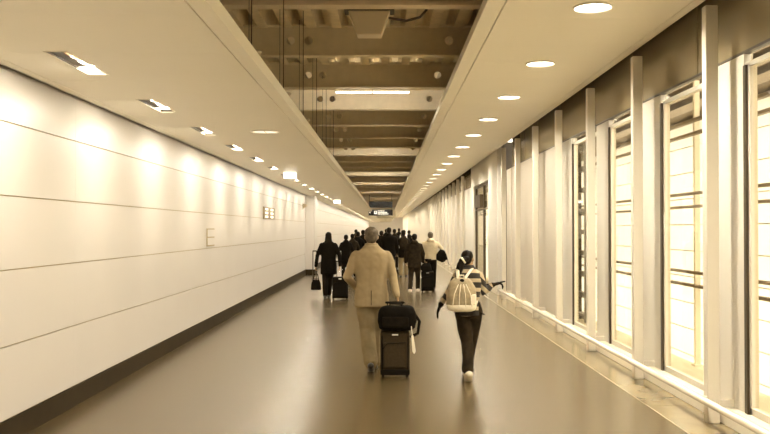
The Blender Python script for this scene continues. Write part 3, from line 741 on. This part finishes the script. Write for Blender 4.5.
for xs in (-1, 1):
    bm = B(); tube(bm, [(xs*.04, -.03, z1-.02), (xs*.07+.03, .04, z1+.055), (xs*.085+.045, .13, z1+.075), (xs*.10+.045, .25, z1+.02), (xs*.12+.045, .315, z1-.10), (xs*.15+.04, .26, z1-.24), (xs*.16+.015, .10, z0+.10), (xs*.14, .01, z0+.04)], .020, 10, flat=.45)
    obj('shoulder_strap', bm, 'packlight', t, smooth=True)
# --- woman in black with bags
WD = 1445/(298-229); wp = at(328.5, 265, WD)
wom, s_ = person('woman in a long black coat and headscarf walking away with a handbag and suitcase', wp.x, WD, 0, 1.64, .016, 'black', 'black2', 'darkhair', hem=.62, shw=.225, tors=1.15,
    la=((-.29, -.03, 1.12), (-.33, .0, .84)), ra=((.29, -.05, 1.12), (.30, -.10, .86)), longhair=True, seed=11, lleg=((-.09, 0, .49), (-.08, -.08, .085)), rleg=((.03, .10, .49), (.0, .10, .085)))
def handbag(label, p, w, h, d, m='black'):
    t = thing('handbag', label, 'bag', p)
    bm = B(); loft(bm, [(0, 0, z*h, a*w, b*d) for z, a, b in ((0, .46, .4), (.1, .5, .5), (.6, .46, .45), (.95, .34, .25), (1, .3, .15))], 20, 3); remesh('body', bm, m, t, .014, 2)
    bm = B(); tube(bm, [(-w*.28, 0, h*.9), (-w*.15, 0, h*1.55), (w*.15, 0, h*1.55), (w*.28, 0, h*.9)], .010, 8); obj('handle', bm, m, t, smooth=True)
    return t
p = at(318, 290, WD); handbag('black handbag in the left hand of the woman in the long black coat', (p.x-.05, WD, p.z), .26, .25, .13)
p = at(339.5, 290, WD-.2); suitcase('black wheeled suitcase beside the woman in the long black coat', p.x+.03, WD-.52, 0, .38, .50, .22, 'case2', 'black', .92)
# --- dark jacket, light jacket
D7 = 1445/(291.5-229); p = at(414.5, 260, D7)
person('person in a dark brown hooded jacket and grey trousers walking beside the pale jacket', p.x, D7, 0, 1.59, .018, 'brown', 'denim', 'darkhair', shoe='whiteshoe', hem=.70, shw=.225, tors=1.12, hood=True, seed=4,
       lleg=((-.10, .02, .49), (-.13, -.04, .085)), rleg=((.10, .04, .49), (.10, .04, .085)))
D8 = 1445/(290-229); p = at(430.5, 260, D8)
person('person in a pale hooded jacket and black trousers with right elbow out', p.x, D8, 0, 1.64, .018, 'pale', 'black2', 'greyhair', hem=.90, shw=.235, tors=1.05, hood=True, seed=6,
       la=((-.27, -.06, 1.13), (-.20, -.16, .92)), ra=((.36, .02, 1.20), (.24, .13, 1.10)))
p = at(427, 290, D8-.5); suitcase('black wheeled suitcase behind the person in the pale jacket', p.x, D8-.85, 0, .34, .52, .24, 'case2', 'black', .88)
p = at(425, 270, D8-.6); t = handbag('black bag on top of the suitcase behind the pale jacket', (p.x+.02, D8-.80, .575), .30, .20, .16)
p = at(441, 262, D8-.12); t = thing('shoulder_bag', 'black shoulder bag with loose strap hanging from the pale-jacketed arm', 'bag', (p.x, D8-.10, p.z))
bm = B(); loft(bm, [(-.02, 0, 0, .05, .05), (-.03, 0, .03, .12, .07), (-.02, 0, .14, .17, .08), (-.05, 0, .26, .12, .07), (-.08, 0, .33, .06, .04)], 20); bm.transform(Matrix.Rotation(.35, 4, 'Y')); remesh('body', bm, 'black', t, .014, 2, .01, 7)
bm = B(); tube(bm, [(.12, 0, .10), (.19, 0, .06), (.20, 0, -.02), (.23, 0, -.08)], .010, 8); obj('strap', bm, 'case2', t, smooth=True)
# --- person with hat and backpack
D6 = 1445/(277-229); p = at(403.5, 260, D6)
person('person in a dark hat and long dark coat with a pale headband and bare calves', p.x, D6, 0, 1.66, .020, 'black2', 'beige2', 'darkhair', hem=.72, shw=.21, tors=1.05, seed=9, hat='black')
t = thing('backpack', 'dark backpack with pale straps on the person in the dark hat', 'backpack', (p.x, D6-.22, 0))
bm = B(); loft(bm, [(0, 0, .98, .13, .06), (0, 0, 1.1, .16, .085), (0, 0, 1.3, .15, .08), (0, 0, 1.42, .10, .05)], 20, 3); remesh('body', bm, 'brown', t, .016, 2)
for q in (-1, 1):
    bm = B(); tube(bm, [(q*.10, .0, 1.34), (q*.11, .06, 1.47), (q*.11, .18, 1.49), (q*.12, .33, 1.40), (q*.15, .33, 1.2), (q*.14, .05, 1.04)], .017, 8); obj('shoulder_strap', bm, 'paper', t, smooth=True)
# --- crowd
crowd = [
 (346, 27.5, 1.53, 'black', 'black2', 'slim person in black between the woman in black and the beige suit', {}),
 (352.5, 29.5, 1.55, 'brown', 'black2', 'person in dark brown at the left end of the crowd', {}),
 (358, 31.0, 1.62, 'black', 'black2', 'person in black in the crowd, left of the beige-suited man\'s cap', {}),
 (363, 33.5, 1.68, 'black2', 'black2', 'dark-coated person half hidden left of the beige-suited man', {}),
 (368, 36, 1.66, 'black', 'black2', 'dark figure mostly hidden behind the beige-suited man', {}),
 (381.5, 31, 1.66, 'black', 'black2', 'broad person in black just right of the beige-suited man\'s head', {'shw': .24}),
 (389, 28.5, 1.77, 'black', 'black2', 'tall person in a black coat, tallest head right of the beige suit', {'shw': .25, 'tors': 1.2}),
 (394.5, 36, 1.72, 'black2', 'black2', 'person in dark clothes behind the tall black coat', {}),
 (399, 52, 1.76, 'black', 'black2', 'small far person left of the dark-hatted person', {}),
 (409, 40, 1.66, 'black', 'black2', 'far dark figure between the dark hat and the hooded brown jacket', {}),
 (376, 44, 1.70, 'black2', 'black2', 'far dark figure directly behind the beige-suited man\'s head', {}),
 (386, 47, 1.72, 'black', 'black2', 'far dark figure behind the tall black coat, to its left', {}),
 (356, 42, 1.70, 'black', 'black2', 'far dark figure at the back left of the crowd', {}),
]
for i, (px, D, h_, c1, c2, lb, kw) in enumerate(crowd):
    p = at(px, 250, D); person(lb, p.x, D, 0, h_, .024, c1, c2, 'darkhair', hem=.66, seed=20+i, group='people in the far crowd', fold=.004, **kw)
p = at(394, 278, 27.6); suitcase('black case beside the tall black coat in the crowd', p.x, 27.6, 0, .30, .34, .2, 'case2', 'black', .85)
